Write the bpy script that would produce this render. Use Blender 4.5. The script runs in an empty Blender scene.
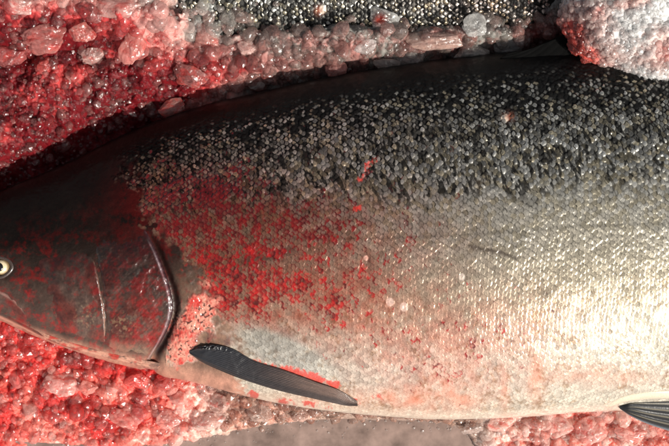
import bpy, bmesh, math, random
import numpy as np
from mathutils import Vector

# ------------------------------------------------------------------ camera, world, sun, exposure
scene = bpy.context.scene
COL = scene.collection
ZC = 0.06            # height of the middle plane of the fish (m)
HC = 1.30            # camera height above that plane
U = 0.001            # one millimetre is the plan unit used below

cam_d = bpy.data.cameras.new('camera')
cam = bpy.data.objects.new('camera', cam_d)
COL.objects.link(cam)
cam.location = (0, 0, ZC + HC)
cam.rotation_euler = (0, 0, 0)
cam_d.sensor_width = 36
cam_d.lens = 36 * HC / 0.669
cam_d.clip_start = 0.01
cam_d.clip_end = 200
scene.camera = cam

SUN_DIR = Vector((0.61, -0.58, 0.80)).normalized()      # towards the sun
elev = math.asin(SUN_DIR.z)
azim = math.atan2(SUN_DIR.x, SUN_DIR.y)
world = bpy.data.worlds.new('World')
scene.world = world
world.use_nodes = True
wn = world.node_tree
bg = wn.nodes['Background']
sky = wn.nodes.new('ShaderNodeTexSky')
sky.sky_type = 'NISHITA'
sky.sun_disc = False
sky.sun_elevation = elev
sky.sun_rotation = azim
sky.air_density = 0.6; sky.dust_density = 3.0; sky.ozone_density = 0.3
hsv = wn.nodes.new('ShaderNodeHueSaturation')      # hazy, whitish daylight
hsv.inputs['Saturation'].default_value = 0.35
wn.links.new(sky.outputs[0], hsv.inputs['Color'])
wn.links.new(hsv.outputs[0], bg.inputs[0])
bg.inputs[1].default_value = 0.085

sun_d = bpy.data.lights.new('sun', 'SUN')
sun_d.energy = 5.0
sun_d.angle = math.radians(0.5)
sun_d.color = (1.0, 0.94, 0.845)
sun = bpy.data.objects.new('sun', sun_d)
COL.objects.link(sun)
sun.rotation_euler = SUN_DIR.to_track_quat('Z', 'Y').to_euler()

vs = scene.view_settings
vs.view_transform = 'Standard'
vs.look = 'None'
vs.exposure = 0.18
vs.gamma = 1.0
vs.use_curve_mapping = False
scene.cycles.max_bounces = 10
scene.cycles.transparent_max_bounces = 24

rng = np.random.default_rng(7)
random.seed(7)

# ------------------------------------------------------------------ small numeric helpers
def sstep(a, b, x):
    t = np.clip((x - a) / (b - a), 0, 1)
    return t * t * (3 - 2 * t)

def lerp(a, b, t):
    return a + (b - a) * t

def hash2(ix, iy, seed=0):
    ix = ix.astype(np.int64); iy = iy.astype(np.int64)
    h = (ix * 374761393 + iy * 668265263 + seed * 974634777) & 0xffffffff
    h = ((h ^ (h >> 13)) * 1274126177) & 0xffffffff
    h = ((h ^ (h >> 16)) * 2246822519) & 0xffffffff
    h = h ^ (h >> 15)
    return (h & 0xffffff) / float(0xffffff)

def vnoise(x, y, seed=0):
    x0 = np.floor(x); y0 = np.floor(y)
    fx = x - x0; fy = y - y0
    fx = fx * fx * (3 - 2 * fx); fy = fy * fy * (3 - 2 * fy)
    a = hash2(x0, y0, seed); b = hash2(x0 + 1, y0, seed)
    c = hash2(x0, y0 + 1, seed); d = hash2(x0 + 1, y0 + 1, seed)
    return (a + (b - a) * fx) * (1 - fy) + (c + (d - c) * fx) * fy

def fbm(x, y, seed=0, octv=4):
    s = 0.0; amp = 0.5; tot = 0
    for o in range(octv):
        ca, sa = math.cos(0.55 + 0.9 * o), math.sin(0.55 + 0.9 * o)
        s = s + amp * vnoise((x * ca - y * sa) * 2 ** o + 17.3 * o, (x * sa + y * ca) * 2 ** o - 9.1 * o, seed + o)
        tot += amp; amp *= 0.5
    return s / tot

def hnoise3(v, seed):       # cheap smooth 3-D noise for lumps
    r = np.random.default_rng(seed)
    s = 0
    for k in range(7):
        d = r.normal(size=3); d = d / np.linalg.norm(d) * (1.5 + k * 0.9)
        s = s + np.sin(v @ d + r.uniform(0, 6.28)) / (1 + 0.5 * k)
    return s / 3.0

def interp(pts, smooth=True):
    xs = np.array([p[0] for p in pts], float); ys = np.array([p[1] for p in pts], float)
    m = np.gradient(ys, xs)
    def f(x):
        x = np.asarray(x, float)
        i = np.clip(np.searchsorted(xs, x) - 1, 0, len(xs) - 2)
        h = xs[i + 1] - xs[i]
        t = np.clip((x - xs[i]) / h, 0, 1)
        t2 = t * t; t3 = t2 * t
        return ((2 * t3 - 3 * t2 + 1) * ys[i] + (t3 - 2 * t2 + t) * h * m[i]
                + (-2 * t3 + 3 * t2) * ys[i + 1] + (t3 - t2) * h * m[i + 1])
    return f

def plan(px, py):            # plan millimetres (x right, y towards the belly side) -> metres
    return (np.asarray(px, float) - 334.5) * U, (223.0 - np.asarray(py, float)) * U

def gauss(x, y, cx, cy, rx, ry, rot=0.0):
    c, s = math.cos(math.radians(rot)), math.sin(math.radians(rot))
    dx = x - cx; dy = y - cy
    u = (dx * c + dy * s) / rx; v = (-dx * s + dy * c) / ry
    return np.exp(-(u * u + v * v))

def polyline_dist(x, y, pts):
    best = np.full(x.shape, 1e9)
    for (ax, ay), (bx, by) in zip(pts[:-1], pts[1:]):
        dx, dy = bx - ax, by - ay
        t = np.clip(((x - ax) * dx + (y - ay) * dy) / (dx * dx + dy * dy), 0, 1)
        best = np.minimum(best, np.hypot(x - ax - t * dx, y - ay - t * dy))
    return best

def crystals(x, y, cell, seed, tilt=0.8):
    """overlapping tilted crystal caps: height (in cells) and a random number per crystal"""
    gx_ = x / cell; gy_ = y / cell
    ix = np.floor(gx_); iy = np.floor(gy_)
    best = np.full(x.shape, -9.0); rid = np.zeros(x.shape)
    for di in (-1, 0, 1):
        for dj in (-1, 0, 1):
            a = ix + di; b = iy + dj
            dx = gx_ - (a + hash2(a, b, seed)); dy = gy_ - (b + hash2(a, b, seed + 1))
            h = (0.55 * hash2(a, b, seed + 2) + tilt * ((hash2(a, b, seed + 3) - .5) * dx + (hash2(a, b, seed + 4) - .5) * dy) * 2
                 - 0.75 * (dx * dx + dy * dy))
            m = h > best
            best[m] = h[m]; rid[m] = hash2(a, b, seed + 5)[m]
    return best, rid

# ------------------------------------------------------------------ mesh helpers
def link(name, me, mat=None, parent=None):
    ob = bpy.data.objects.new(name, me)
    COL.objects.link(ob)
    if mat is not None:
        me.materials.append(mat)
    if parent is not None:
        ob.parent = parent
    return ob

def mesh_np(name, verts, faces, smooth=True):
    """verts (n,3), faces (m,k) int array"""
    me = bpy.data.meshes.new(name)
    n, m, k = len(verts), len(faces), faces.shape[1]
    me.vertices.add(n)
    me.vertices.foreach_set('co', np.ascontiguousarray(verts, np.float32).ravel())
    me.loops.add(m * k)
    me.loops.foreach_set('vertex_index', np.ascontiguousarray(faces, np.int32).ravel())
    me.polygons.add(m)
    me.polygons.foreach_set('loop_start', np.arange(0, m * k, k, dtype=np.int32))
    me.update(calc_edges=True)
    if isinstance(smooth, np.ndarray):
        me.polygons.foreach_set('use_smooth', smooth.astype(bool))
    else:
        me.polygons.foreach_set('use_smooth', np.full(m, smooth, bool))
    me.update()
    return me

def set_col(me, name, rgb):
    a = me.attributes.new(name, 'FLOAT_COLOR', 'POINT')
    c = np.ones((len(me.vertices), 4), np.float32)
    c[:, :3] = rgb
    a.data.foreach_set('color', c.ravel())

def set_f(me, name, v):
    a = me.attributes.new(name, 'FLOAT', 'POINT')
    a.data.foreach_set('value', np.ascontiguousarray(np.broadcast_to(v, (len(me.vertices),)), np.float32))

def grid_faces(nu, nv, closed_v=False):
    i = np.arange(nu - 1)[:, None]
    j = np.arange(nv if closed_v else nv - 1)[None, :]
    j2 = (j + 1) % nv
    f = np.stack([i * nv + j, (i + 1) * nv + j, (i + 1) * nv + j2, i * nv + j2], -1)
    return f.reshape(-1, 4)

_ico = {}
def ico(sub):
    if sub not in _ico:
        bm = bmesh.new()
        bmesh.ops.create_icosphere(bm, subdivisions=sub, radius=1.0)
        bm.verts.ensure_lookup_table()
        v = np.array([q.co[:] for q in bm.verts]); v /= np.linalg.norm(v, axis=1)[:, None]
        f = np.array([[q.index for q in p.verts] for p in bm.faces])
        bm.free()
        _ico[sub] = (v, f)
    return _ico[sub]

def tag(o, label=None, cat=None, group=None, kind=None):
    if label: o['label'] = label
    if cat: o['category'] = cat
    if group: o['group'] = group
    if kind: o['kind'] = kind
    return o

# ------------------------------------------------------------------ materials
def new_mat(name):
    m = bpy.data.materials.new(name)
    m.use_nodes = True
    return m, m.node_tree.nodes, m.node_tree.links, m.node_tree.nodes['Principled BSDF']

def attr(nodes, name):
    a = nodes.new('ShaderNodeAttribute'); a.attribute_name = name
    return a

def noise_node(nodes, links, scale, detail=4, rough=0.6):
    tc = nodes.new('ShaderNodeTexCoord')
    n = nodes.new('ShaderNodeTexNoise')
    n.inputs['Scale'].default_value = scale
    n.inputs['Detail'].default_value = detail
    n.inputs['Roughness'].default_value = rough
    links.new(tc.outputs['Object'], n.inputs['Vector'])
    return n

def mul_noise(nodes, links, colsock, scale, lo, hi):
    n = noise_node(nodes, links, scale)
    mr = nodes.new('ShaderNodeMapRange')
    mr.inputs[1].default_value = 0.3; mr.inputs[2].default_value = 0.7
    mr.inputs[3].default_value = lo; mr.inputs[4].default_value = hi
    links.new(n.outputs['Fac'], mr.inputs[0])
    mx = nodes.new('ShaderNodeVectorMath'); mx.operation = 'SCALE'
    links.new(colsock, mx.inputs[0]); links.new(mr.outputs[0], mx.inputs['Scale'])
    return mx.outputs[0], n

def add_bump(nodes, links, p, scale, dist, strength=0.5, detail=3):
    n = noise_node(nodes, links, scale, detail)
    b = nodes.new('ShaderNodeBump')
    b.inputs['Strength'].default_value = strength
    b.inputs['Distance'].default_value = dist
    links.new(n.outputs['Fac'], b.inputs['Height'])
    links.new(b.outputs['Normal'], p.inputs['Normal'])
    return b

def skin_mat():
    m, N, L, p = new_mat('fish_skin')
    c = attr(N, 'pigment')
    cs, _ = mul_noise(N, L, c.outputs['Color'], 900, 0.8, 1.18)
    L.new(cs, p.inputs['Base Color'])
    L.new(attr(N, 'silver').outputs['Fac'], p.inputs['Metallic'])
    L.new(attr(N, 'rough').outputs['Fac'], p.inputs['Roughness'])
    wa = attr(N, 'wet')
    mr = N.new('ShaderNodeMapRange')
    mr.inputs[1].default_value = 0.05; mr.inputs[2].default_value = 0.5; mr.inputs[3].default_value = 0.10; mr.inputs[4].default_value = 0.5
    L.new(wa.outputs['Fac'], mr.inputs[0]); L.new(mr.outputs[0], p.inputs['Specular IOR Level'])
    L.new(wa.outputs['Fac'], p.inputs['Coat Weight'])
    p.inputs['Coat Roughness'].default_value = 0.12
    p.inputs['Coat IOR'].default_value = 1.34
    add_bump(N, L, p, 700, 0.0004, 0.35)
    return m

def ice_mat(name, sss=0.75, trans=0.25, rough=0.16, scale=0.005, bump=True):
    m, N, L, p = new_mat(name)
    c = attr(N, 'stain')
    cs, _ = mul_noise(N, L, c.outputs['Color'], 260, 0.82, 1.15)
    L.new(cs, p.inputs['Base Color'])
    p.inputs['Roughness'].default_value = rough
    p.inputs['IOR'].default_value = 1.31
    p.inputs['Transmission Weight'].default_value = trans
    p.inputs['Subsurface Weight'].default_value = sss
    p.inputs['Subsurface Radius'].default_value = (1.0, 0.97, 0.95)
    p.inputs['Subsurface Scale'].default_value = scale
    p.inputs['Coat Weight'].default_value = 0.9
    p.inputs['Coat IOR'].default_value = 1.2
    p.inputs['Coat Roughness'].default_value = 0.12
    p.inputs['Specular IOR Level'].default_value = 0.25
    if bump:
        b = add_bump(N, L, p, 520, 0.0016, 0.65, 5)
        L.new(b.outputs['Normal'], p.inputs['Coat Normal'])
    return m

def clear_ice_mat(name, thin, thick, rough=0.06, scale=0.006):
    rough = rough + 0.16
    """translucent wet ice: light passes straight through, milky towards the edges, glossy skin"""
    m, N, L, p = new_mat(name)
    out = N['Material Output']
    c = attr(N, 'stain')
    cs, _ = mul_noise(N, L, c.outputs['Color'], 300, 0.85, 1.15)
    L.new(cs, p.inputs['Base Color'])
    p.inputs['Roughness'].default_value = 0.25
    p.inputs['Specular IOR Level'].default_value = 0.2
    p.inputs['Subsurface Weight'].default_value = 0.8
    p.inputs['Subsurface Radius'].default_value = (1.0, 0.97, 0.95)
    p.inputs['Subsurface Scale'].default_value = scale
    b = add_bump(N, L, p, 560, 0.0016, 0.95, 5)
    lw = N.new('ShaderNodeLayerWeight'); lw.inputs['Blend'].default_value = 0.45
    L.new(b.outputs['Normal'], lw.inputs['Normal'])
    n = noise_node(N, L, 170, 3)
    ad = N.new('ShaderNodeMath'); ad.operation = 'MULTIPLY_ADD'
    L.new(n.outputs['Fac'], ad.inputs[0]); ad.inputs[1].default_value = 0.9; ad.inputs[2].default_value = -0.45
    sm = N.new('ShaderNodeMath'); sm.operation = 'ADD'
    L.new(lw.outputs['Facing'], sm.inputs[0]); L.new(ad.outputs[0], sm.inputs[1])
    mr = N.new('ShaderNodeMapRange')
    mr.inputs[1].default_value = 0.0; mr.inputs[2].default_value = 0.9; mr.inputs[3].default_value = thin; mr.inputs[4].default_value = thick
    L.new(sm.outputs[0], mr.inputs[0])
    L.new(mr.outputs[0], p.inputs['Alpha'])
    gl = N.new('ShaderNodeBsdfGlossy'); gl.inputs['Roughness'].default_value = rough
    n2_ = noise_node(N, L, 420, 2)
    b2 = N.new('ShaderNodeBump'); b2.inputs['Strength'].default_value = 0.3; b2.inputs['Distance'].default_value = 0.001
    L.new(n2_.outputs['Fac'], b2.inputs['Height']); L.new(b2.outputs['Normal'], gl.inputs['Normal'])
    mx = N.new('ShaderNodeMixShader'); mx.inputs[0].default_value = 0.04
    L.new(p.outputs[0], mx.inputs[1]); L.new(gl.outputs[0], mx.inputs[2])
    L.new(mx.outputs[0], out.inputs['Surface'])
    return m

def plain_mat(name, col, rough=0.4, noise=200, lo=0.7, hi=1.3, metal=0.0, bump=(600, 0.0004), coat=0.0):
    m, N, L, p = new_mat(name)
    rgb = N.new('ShaderNodeRGB'); rgb.outputs[0].default_value = (*col, 1)
    cs, _ = mul_noise(N, L, rgb.outputs[0], noise, lo, hi)
    L.new(cs, p.inputs['Base Color'])
    p.inputs['Roughness'].default_value = rough
    p.inputs['Metallic'].default_value = metal
    p.inputs['Coat Weight'].default_value = coat
    p.inputs['Coat Roughness'].default_value = 0.1
    add_bump(N, L, p, bump[0], bump[1], 0.4)
    return m

M_SKIN = skin_mat()
M_BED = ice_mat('bed_ice', 0.95, 0.0, 0.18, 0.007)
M_GRAN = clear_ice_mat('crushed_ice', 0.20, 0.75, 0.06, 0.007)
M_CLEAR = clear_ice_mat('clear_ice', 0.12, 0.65)
M_WHITE = ice_mat('packed_ice', 0.6, 0.0, 0.3, 0.006)
M_LUMP = clear_ice_mat('lump_ice', 0.30, 0.88, 0.08, 0.005)
M_GLASSY = clear_ice_mat('glassy_ice', 0.15, 0.80, 0.05, 0.007)
M_FROST = clear_ice_mat('frost_ice', 0.45, 0.90, 0.08, 0.008)
M_GRAIN = clear_ice_mat('grain_ice', 0.10, 0.45, 0.06, 0.006)

# ------------------------------------------------------------------ fish outline (plan millimetres)
yT = interp([(-100, 270), (-92, 252), (-75, 236), (-40, 212), (0, 191), (50, 170), (100, 147), (150, 123), (200, 106),
             (260, 92), (300, 83), (340, 75), (380, 68), (420, 62), (460, 57), (500, 53), (560, 49), (620, 47),
             (680, 48), (760, 60), (860, 90), (960, 135), (1050, 170), (1120, 186), (1180, 190)])
yB = interp([(-100, 276), (-92, 287), (-75, 296), (-40, 307), (0, 320), (30, 334), (60, 346), (100, 359), (140, 369),
             (180, 378), (220, 389), (260, 399), (300, 407), (340, 412), (400, 417), (450, 419), (500, 418),
             (540, 415), (580, 412), (620, 410), (680, 408), (760, 396), (860, 362), (960, 318), (1050, 284),
             (1120, 270), (1180, 268)])
kth = interp([(-100, 0.95), (-60, 0.72), (0, 0.60), (100, 0.56), (200, 0.54), (400, 0.53), (650, 0.52), (900, 0.46),
              (1180, 0.3)])

def section(px):
    t, b = yT(px), yB(px)
    a = (b - t) / 2
    return (t + b) / 2, a, a * kth(px)

def surf_z(px, py, off=0.0):       # height of the fish's upper side at a plan point (metres)
    cy, a, b = section(px)
    v = np.clip((np.asarray(py, float) - cy) / a, -0.985, 0.985)
    return ZC + (b * np.sqrt(1 - v * v) + off) * U

def on_fish(px, py, off=0.0):      # point on the fish under the sight line through plan point (px, py)
    px = np.asarray(px, float); py = np.asarray(py, float)
    qx, qy = px.copy(), py.copy()
    for _ in range(4):
        z = surf_z(qx, qy, off)
        f = (HC + ZC - z) / HC
        qx = 334.5 + (px - 334.5) * f; qy = 223 + (py - 223) * f
    X, Y = plan(qx, qy)
    return np.stack([X, Y, surf_z(qx, qy, off)], -1)

# ------------------------------------------------------------------ fish body
def seen(X, Y, Z):           # plan mm of a point as projected on the fish's middle plane
    f = HC / (HC + ZC - Z)
    return 334.5 + X / U * f, 223 - Y / U * f

GILL = [(150, 232), (157, 250), (164, 272), (170, 292), (172, 308), (168, 326), (160, 342), (150, 358)]
gillx = interp([(120, 96), (160, 112), (200, 130), (232, 148), (250, 157), (272, 166), (292, 173), (308, 175), (326, 171), (342, 164), (358, 155), (372, 150), (400, 150)])
scalex = interp([(90, 100), (150, 120), (190, 128), (215, 138), (235, 160), (260, 182), (290, 198), (320, 212), (345, 225), (400, 232)])

def build_body(root):
    xs = np.concatenate([np.linspace(-100, -30, 40, endpoint=False), np.arange(-30, 700, 0.60),
                         np.arange(700, 1181, 6.0)])
    nv = 780
    ph = np.linspace(-math.pi / 2 - 0.30, math.pi / 2 + 0.30, nv)
    low = np.linspace(math.pi / 2 + 0.30, 3 * math.pi / 2 - 0.30, 22)[1:-1]
    phi = np.concatenate([ph, low])
    NV = len(phi)
    px = xs[:, None] + 0 * phi[None, :]
    cy, a, b = section(xs)
    sn, cs = np.sin(phi)[None, :], np.cos(phi)[None, :]
    py = cy[:, None] + a[:, None] * sn
    zz = b[:, None] * cs
    # arc length from mid-line
    dl = np.hypot(np.diff(py, axis=1), np.diff(zz, axis=1))
    arc = np.concatenate([np.zeros((len(xs), 1)), np.cumsum(dl, 1)], 1)
    mid = np.argmin(np.abs(phi))
    arc = arc - arc[:, mid:mid + 1]
    X, Y = plan(px, py)
    Z = ZC + zz * U
    sx, sy = seen(X, Y, Z)               # where each point shows in plan
    v = sn + 0 * px
    top = cs > -0.25
    # ---------- scales
    p, q = 3.75, 4.9
    t = arc * (150 / np.maximum(a, 40))[:, None] ** 0.55
    wob = (fbm(sx / 40, sy / 40, 3, 3) - 0.5) * 5
    s_ = px + wob + 0.00035 * arc ** 2 * 0.6
    t_ = t + (fbm(sx / 33, sy / 33, 9, 3) - 0.5) * 6
    best_set = np.zeros(px.shape, bool)
    ci = np.zeros(px.shape, np.int64); cj = np.zeros(px.shape, np.int64)
    ds = np.zeros(px.shape); dt = np.zeros(px.shape); edge = np.ones(px.shape)
    R, Rt = 5.1, 3.35
    i0 = np.floor(s_ / p).astype(np.int64)
    for k in range(2, -2, -1):
        i = i0 - k
        off = (i % 2) * 0.5
        j = np.round(t_ / q - off).astype(np.int64)
        for dj in (0,):
            jj = j + dj
            jit = (hash2(i, jj, 5) - 0.5) * 1.1
            jit2 = (hash2(i, jj, 6) - 0.5) * 1.1
            d_s = s_ - (i * p + jit); d_t = t_ - ((jj + off) * q + jit2)
            e = np.where(d_s > 0, (d_s / R) ** 2, (d_s / 7.4) ** 2) + (d_t / Rt) ** 2
            ok = (e < 1) & (~best_set)
            ci[ok] = i[ok]; cj[ok] = jj[ok]; ds[ok] = d_s[ok]; dt[ok] = d_t[ok]; edge[ok] = e[ok]
            best_set |= ok
    r1 = hash2(ci, cj, 11); r2 = hash2(ci, cj, 12); r3 = hash2(ci, cj, 13); r4 = hash2(ci, cj, 14)
    # ---------- where there are scales
    scaled = sstep(0, 16, sx - scalex(sy) + (fbm(sx / 14, sy / 14, 21, 4) - 0.5) * 42 + (r1 - 0.5) * 14) * sstep(-0.93, -0.74, v + 0.0 * px) * top
    bellyfade = 1 - 0.65 * sstep(0.80, 0.97, v)
    foam = gauss(sx, sy, 196, 318, 24, 36, 22) + 0.9 * gauss(sx, sy, 178, 350, 14, 20)
    foam = sstep(0.35, 0.75, foam + (fbm(sx / 8, sy / 8, 31, 4) - 0.5) * 0.9) * (sx > 166)
    rel = 0.95 * (ds / R) + 0.22 * (1 - (dt / Rt) ** 2)
    calm = lerp(1.0, 0.30, sstep(-0.05, 0.30, v))
    tilt = ((r2 - 0.5) * 0.30 * ds + (r3 - 0.5) * 0.42 * dt) * calm
    bead = 1 + 1.3 * sstep(-0.15, -0.6, v)
    back = sstep(-0.05, -0.45, v)
    domed = 1.15 * np.sqrt(np.clip(1.02 - ((ds - 1.2) / 3.5) ** 2 - (dt / 2.8) ** 2, 0, 1)) * back * (0.5 + 0.8 * r2)
    h = (0.42 * rel * (1 - 0.3 * back) * lerp(1.0, 0.6, sstep(0.05, 0.4, v)) + 0.5 * tilt * bead + domed) * scaled * bellyfade * (1 - 0.9 * foam) * 0.9
    # broad unevenness of flesh
    h = h + (fbm(sx / 60, sy / 45, 41, 3) - 0.5) * 2.4 * top
    h = h + (fbm(sx / 5, sy / 5, 44, 3) - 0.5) * 1.0 * (1 - scaled) * top
    # foam bubbles
    h = h + foam * ((fbm(sx / 1.6, sy / 1.6, 45, 2) - 0.5) * 1.2 + 0.8)
    # shoulder behind the gill opening and groove just behind the cover
    dg = sx - gillx(sy)
    h = h - 5.0 * np.exp(-((dg + 1) / 6.0) ** 2) * sstep(225, 250, sy) * top
    h = h + 1.6 * np.exp(-((dg - 18) / 9.0) ** 2) * sstep(235, 265, sy) * top
    # eye socket, nostril hollows, brow of head
    h = h - 3.5 * gauss(sx, sy, 2, 268, 12, 10)
    h = h + 2.0 * gauss(sx, sy, 10, 250, 22, 7, -15)
    h = h - 1.2 * gauss(sx, sy, 58, 262, 34, 9, -12)
    # normals
    P = np.stack([px, -py, zz], -1)
    du = np.gradient(P, axis=0); dv = np.gradient(P, axis=1)
    n = np.cross(dv, du); n /= np.maximum(np.linalg.norm(n, axis=-1, keepdims=True), 1e-9)
    if n[len(xs) // 2, mid, 2] < 0: n = -n
    Xo = X + n[..., 0] * h * U; Yo = Y + n[..., 1] * h * U; Zo = Z + n[..., 2] * h * U
    V = np.stack([Xo, Yo, Zo], -1).reshape(-1, 3)
    F = grid_faces(len(xs), NV, True)

    # ---------- pigment
    n1 = fbm(sx / 26, sy / 18, 51, 4); n2 = fbm(sx / 9, sy / 9, 52, 3); n3 = fbm(sx / 70, sy / 40, 53, 3)
    e01 = np.clip(edge, 0, 1)
    vv = v + (n1 - 0.5) * 0.30
    silver_prob = sstep(-0.92, -0.42, vv) * 0.9 + 0.1 * sstep(-0.25, 0.0, vv)
    streak = fbm((sx * 0.9 - sy * 0.35) / 2.9, (sx * 0.35 + sy * 0.9) / 6.5, 54, 2)
    streakm = 0.96 * sstep(0.56, 0.65, streak + 0.03 * gauss(sx, sy, 520, 170, 170, 60)) * sstep(-0.80, -0.55, v) * (1 - sstep(-0.30, 0.06, v + (n3 - .5) * .3))
    radius = lerp(0.50, 1.35, sstep(-0.75, -0.15, vv)) * (0.70 + 0.6 * r4)
    cen = 1 - sstep(radius * 0.35, radius, e01 + (fbm(sx / 2.2, sy / 2.8, 58, 2) - 0.5) * 0.7)
    isil = sstep(-0.10, 0.16, silver_prob * 1.15 + 0.20 - r1)
    fine = fbm(sx / 1.9, sy / 2.4, 57, 3)
    sil = cen * isil * (1 - streakm)
    sil = np.where(v > -0.12, np.maximum(sil, (1 - streakm) * 0.92 - 0.3 * sstep(0.6, 1.0, e01) * (1 - sstep(0.1, 0.6, v))), sil)
    sil = sil * sstep(-0.90, -0.70, v)
    dark = np.stack([0.008 + 0 * v, 0.008 + 0 * v, 0.008 + 0 * v], -1)
    tone = sstep(-0.35, 0.35, v + (n3 - 0.5) * 0.2)
    cA = np.array([0.53, 0.525, 0.48]); cB = np.array([0.55, 0.48, 0.355])
    cC = np.array([0.80, 0.745, 0.62])
    silc = lerp(cA, cB, tone[..., None]); silc = lerp(silc, cC, sstep(0.25, 0.75, v)[..., None])
    warm = sstep(0.5, 0.8, r3)[..., None] * (1 - tone[..., None]) * 0.8
    silc = lerp(silc, np.array([0.50, 0.43, 0.28]), warm)
    silc = silc * ((0.72 + 0.42 * r2) * (0.70 + 0.6 * fine))[..., None]
    r5 = hash2(ci, cj, 15)
    silc = silc * lerp(1.0, 0.36 + 1.10 * r5 ** 1.7, back)[..., None]
    col = lerp(dark, silc, sil[..., None])
    # fine dark outlines of the free edges
    outl = sstep(0.55, 1.0, e01 + (fine - 0.5) * 0.3) * scaled * lerp(0.95, 0.55, sstep(-0.2, 0.6, v))
    col = col * (1 - 0.8 * outl[..., None] * (sil > 0.3)[..., None])
    metal = (0.66 + 0.2 * back) * sil * scaled * lerp(1.0, 0.75, sstep(0.0, 0.7, v))
    rough = lerp(0.42, lerp(0.29, 0.22, back), sil) + 0.12 * (r4 - 0.5) - 0.055 * sstep(-0.05, 0.3, v)
    wet = 0.06 + 0.45 * sil
    film = np.clip(0.95 * gauss(sx, sy, 190, 225, 105, 85, 10) + 0.55 * gauss(sx, sy, 330, 225, 110, 55, -5) + 0.10 * gauss(sx, sy, 500, 225, 120, 30), 0, 0.92) * (0.65 + 0.7 * n1)
    film = np.clip(film + 0.9 * sstep(75, 5, sx - scalex(sy)) * sstep(290, 235, sy), 0, 0.95)
    col = lerp(col, col * np.array([0.34, 0.26, 0.21]), film[..., None]); metal = metal * (1 - 0.45 * film)
    ll = np.exp(-((arc + 4 + 6 * sstep(420, 180, sx)) / 1.3) ** 2) * scaled * (0.5 + 0.5 * (np.sin(sx * 1.3) > 0))
    col = col * (1 - 0.35 * ll)[..., None]
    # marks
    mk = np.maximum.reduce([np.exp(-(polyline_dist(sx, sy, [(470, 246), (485, 250), (500, 252), (516, 258)]) / 3.0) ** 2),
                            0.8 * np.exp(-(polyline_dist(sx, sy, [(243, 262), (275, 256), (292, 250)]) / 4.5) ** 2),
                            gauss(sx, sy, 369, 260, 3, 5), 0.8 * gauss(sx, sy, 546, 294, 7, 4),
                            0.6 * gauss(sx, sy, 471, 263, 3, 3), 0.7 * gauss(sx, sy, 480, 182, 7, 9)])
    mk = mk * sstep(0.30, 0.55, 0.6 * n2 + 0.4 * fine + 0.17)
    col = lerp(col, np.array([0.05, 0.04, 0.03]), (0.9 * mk)[..., None]); metal = metal * (1 - 0.8 * mk)
    # belly skin, pinkish wash
    pinkw = np.clip(0.75 * gauss(sx, sy, 420, 398, 60, 14) + 0.5 * gauss(sx, sy, 505, 390, 5, 22) + 0.5 * gauss(sx, sy, 536, 380, 9, 34)
                    + 0.55 * gauss(sx, sy, 600, 376, 70, 12) + 0.4 * gauss(sx, sy, 455, 380, 30, 30) + 0.22 * gauss(sx, sy, 380, 320, 80, 45) + 0.5 * gauss(sx, sy, 300, 400, 60, 10), 0, 1)
    pinkw = pinkw * (0.35 + 1.2 * n2)
    col = lerp(col, np.array([0.66, 0.26, 0.16]), np.clip(pinkw * 0.8, 0, 0.85)[..., None])
    metal = metal * (1 - 0.5 * np.clip(pinkw, 0, 1))
    lower = sstep(0.90, 0.99, v)
    col = lerp(col, np.array([0.74, 0.62, 0.50]), (lower * 0.45)[..., None]); metal = metal * (1 - 0.8 * lower)
    mot = sstep(0.52, 0.72, 0.5 * fbm(sx / 12, sy / 10, 91, 4) + 0.5 * fbm(sx / 2.6, sy / 2.6, 92, 3)) * sstep(0.1, 0.4, v) * (1 - lower)
    col = lerp(col, col * np.array([0.62, 0.48, 0.36]), (0.75 * mot)[..., None])
    cl = sstep(0.1, 0.9, gauss(sx, sy, 283, 350, 56, 20, 22) + (n2 - .5) * .4)
    col = lerp(col, np.array([0.60, 0.56, 0.54]) * (0.6 + 0.6 * r2)[..., None] * (1 - 0.55 * sstep(0.5, 1.0, e01))[..., None], (0.30 * cl)[..., None])
    metal = lerp(metal, 0.75, cl * 0.5)
    # loose pale scales
    for (lx, ly, lr) in ((390, 302, 4.2), (404, 307, 4.4), (462, 277, 3.5), (505, 118, 4.0), (366, 258, 2.5), (432, 350, 2.6)):
        d = np.hypot(sx - lx, (sy - ly) * 0.9) / lr
        col = lerp(col, np.array([0.85, 0.78, 0.66]), (1 - sstep(0.8, 1.05, d))[..., None])
    col = lerp(col, np.array([0.3, 0.1, 0.06]), (0.8 * gauss(sx, sy, 508, 117, 5, 4))[..., None])
    # blood by scale
    bl = (1.05 * gauss(sx, sy, 245, 290, 75, 40, 15) + 1.05 * gauss(sx, sy, 190, 200, 85, 44, 5) + 0.85 * gauss(sx, sy, 200, 270, 34, 46)
          + 0.45 * gauss(sx, sy, 300, 225, 75, 45) + 0.42 * gauss(sx, sy, 380, 240, 90, 60) + 0.50 * gauss(sx, sy, 420, 350, 90, 55)
          + 0.30 * gauss(sx, sy, 520, 330, 70, 40) + 0.30 * gauss(sx, sy, 300, 130, 120, 30)
          + 0.5 * gauss(sx, sy, 345, 300, 40, 35))
    bn = 0.40 * fbm(sx / 14, sy / 14, 61, 4) + 0.45 * fbm(sx / 3.2, sy / 4.4, 63, 3) + 0.15 * r1 - 0.13 * (e01 - 0.55) * scaled
    blood = sstep(0.0, 0.20, np.minimum(bl, 1.0) * 0.525 + 0.03 - (bn - 0.22) * 1.35)
    blood = blood * sstep(0.02, 0.2, scaled + foam)
    bmix = np.clip((0.9 * fbm(sx / 7, sy / 7, 64, 4) + 0.7 * fine + 0.5 * r3 - 0.70), 0, 1)
    wash = np.clip(bl * 1.0, 0, 0.72) * (0.4 + n2) * sstep(0, 0.3, scaled)
    # no blood on the clean silvery patch over the pectoral fin
    clean = gauss(sx, sy, 285, 352, 46, 13, 24)
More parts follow.
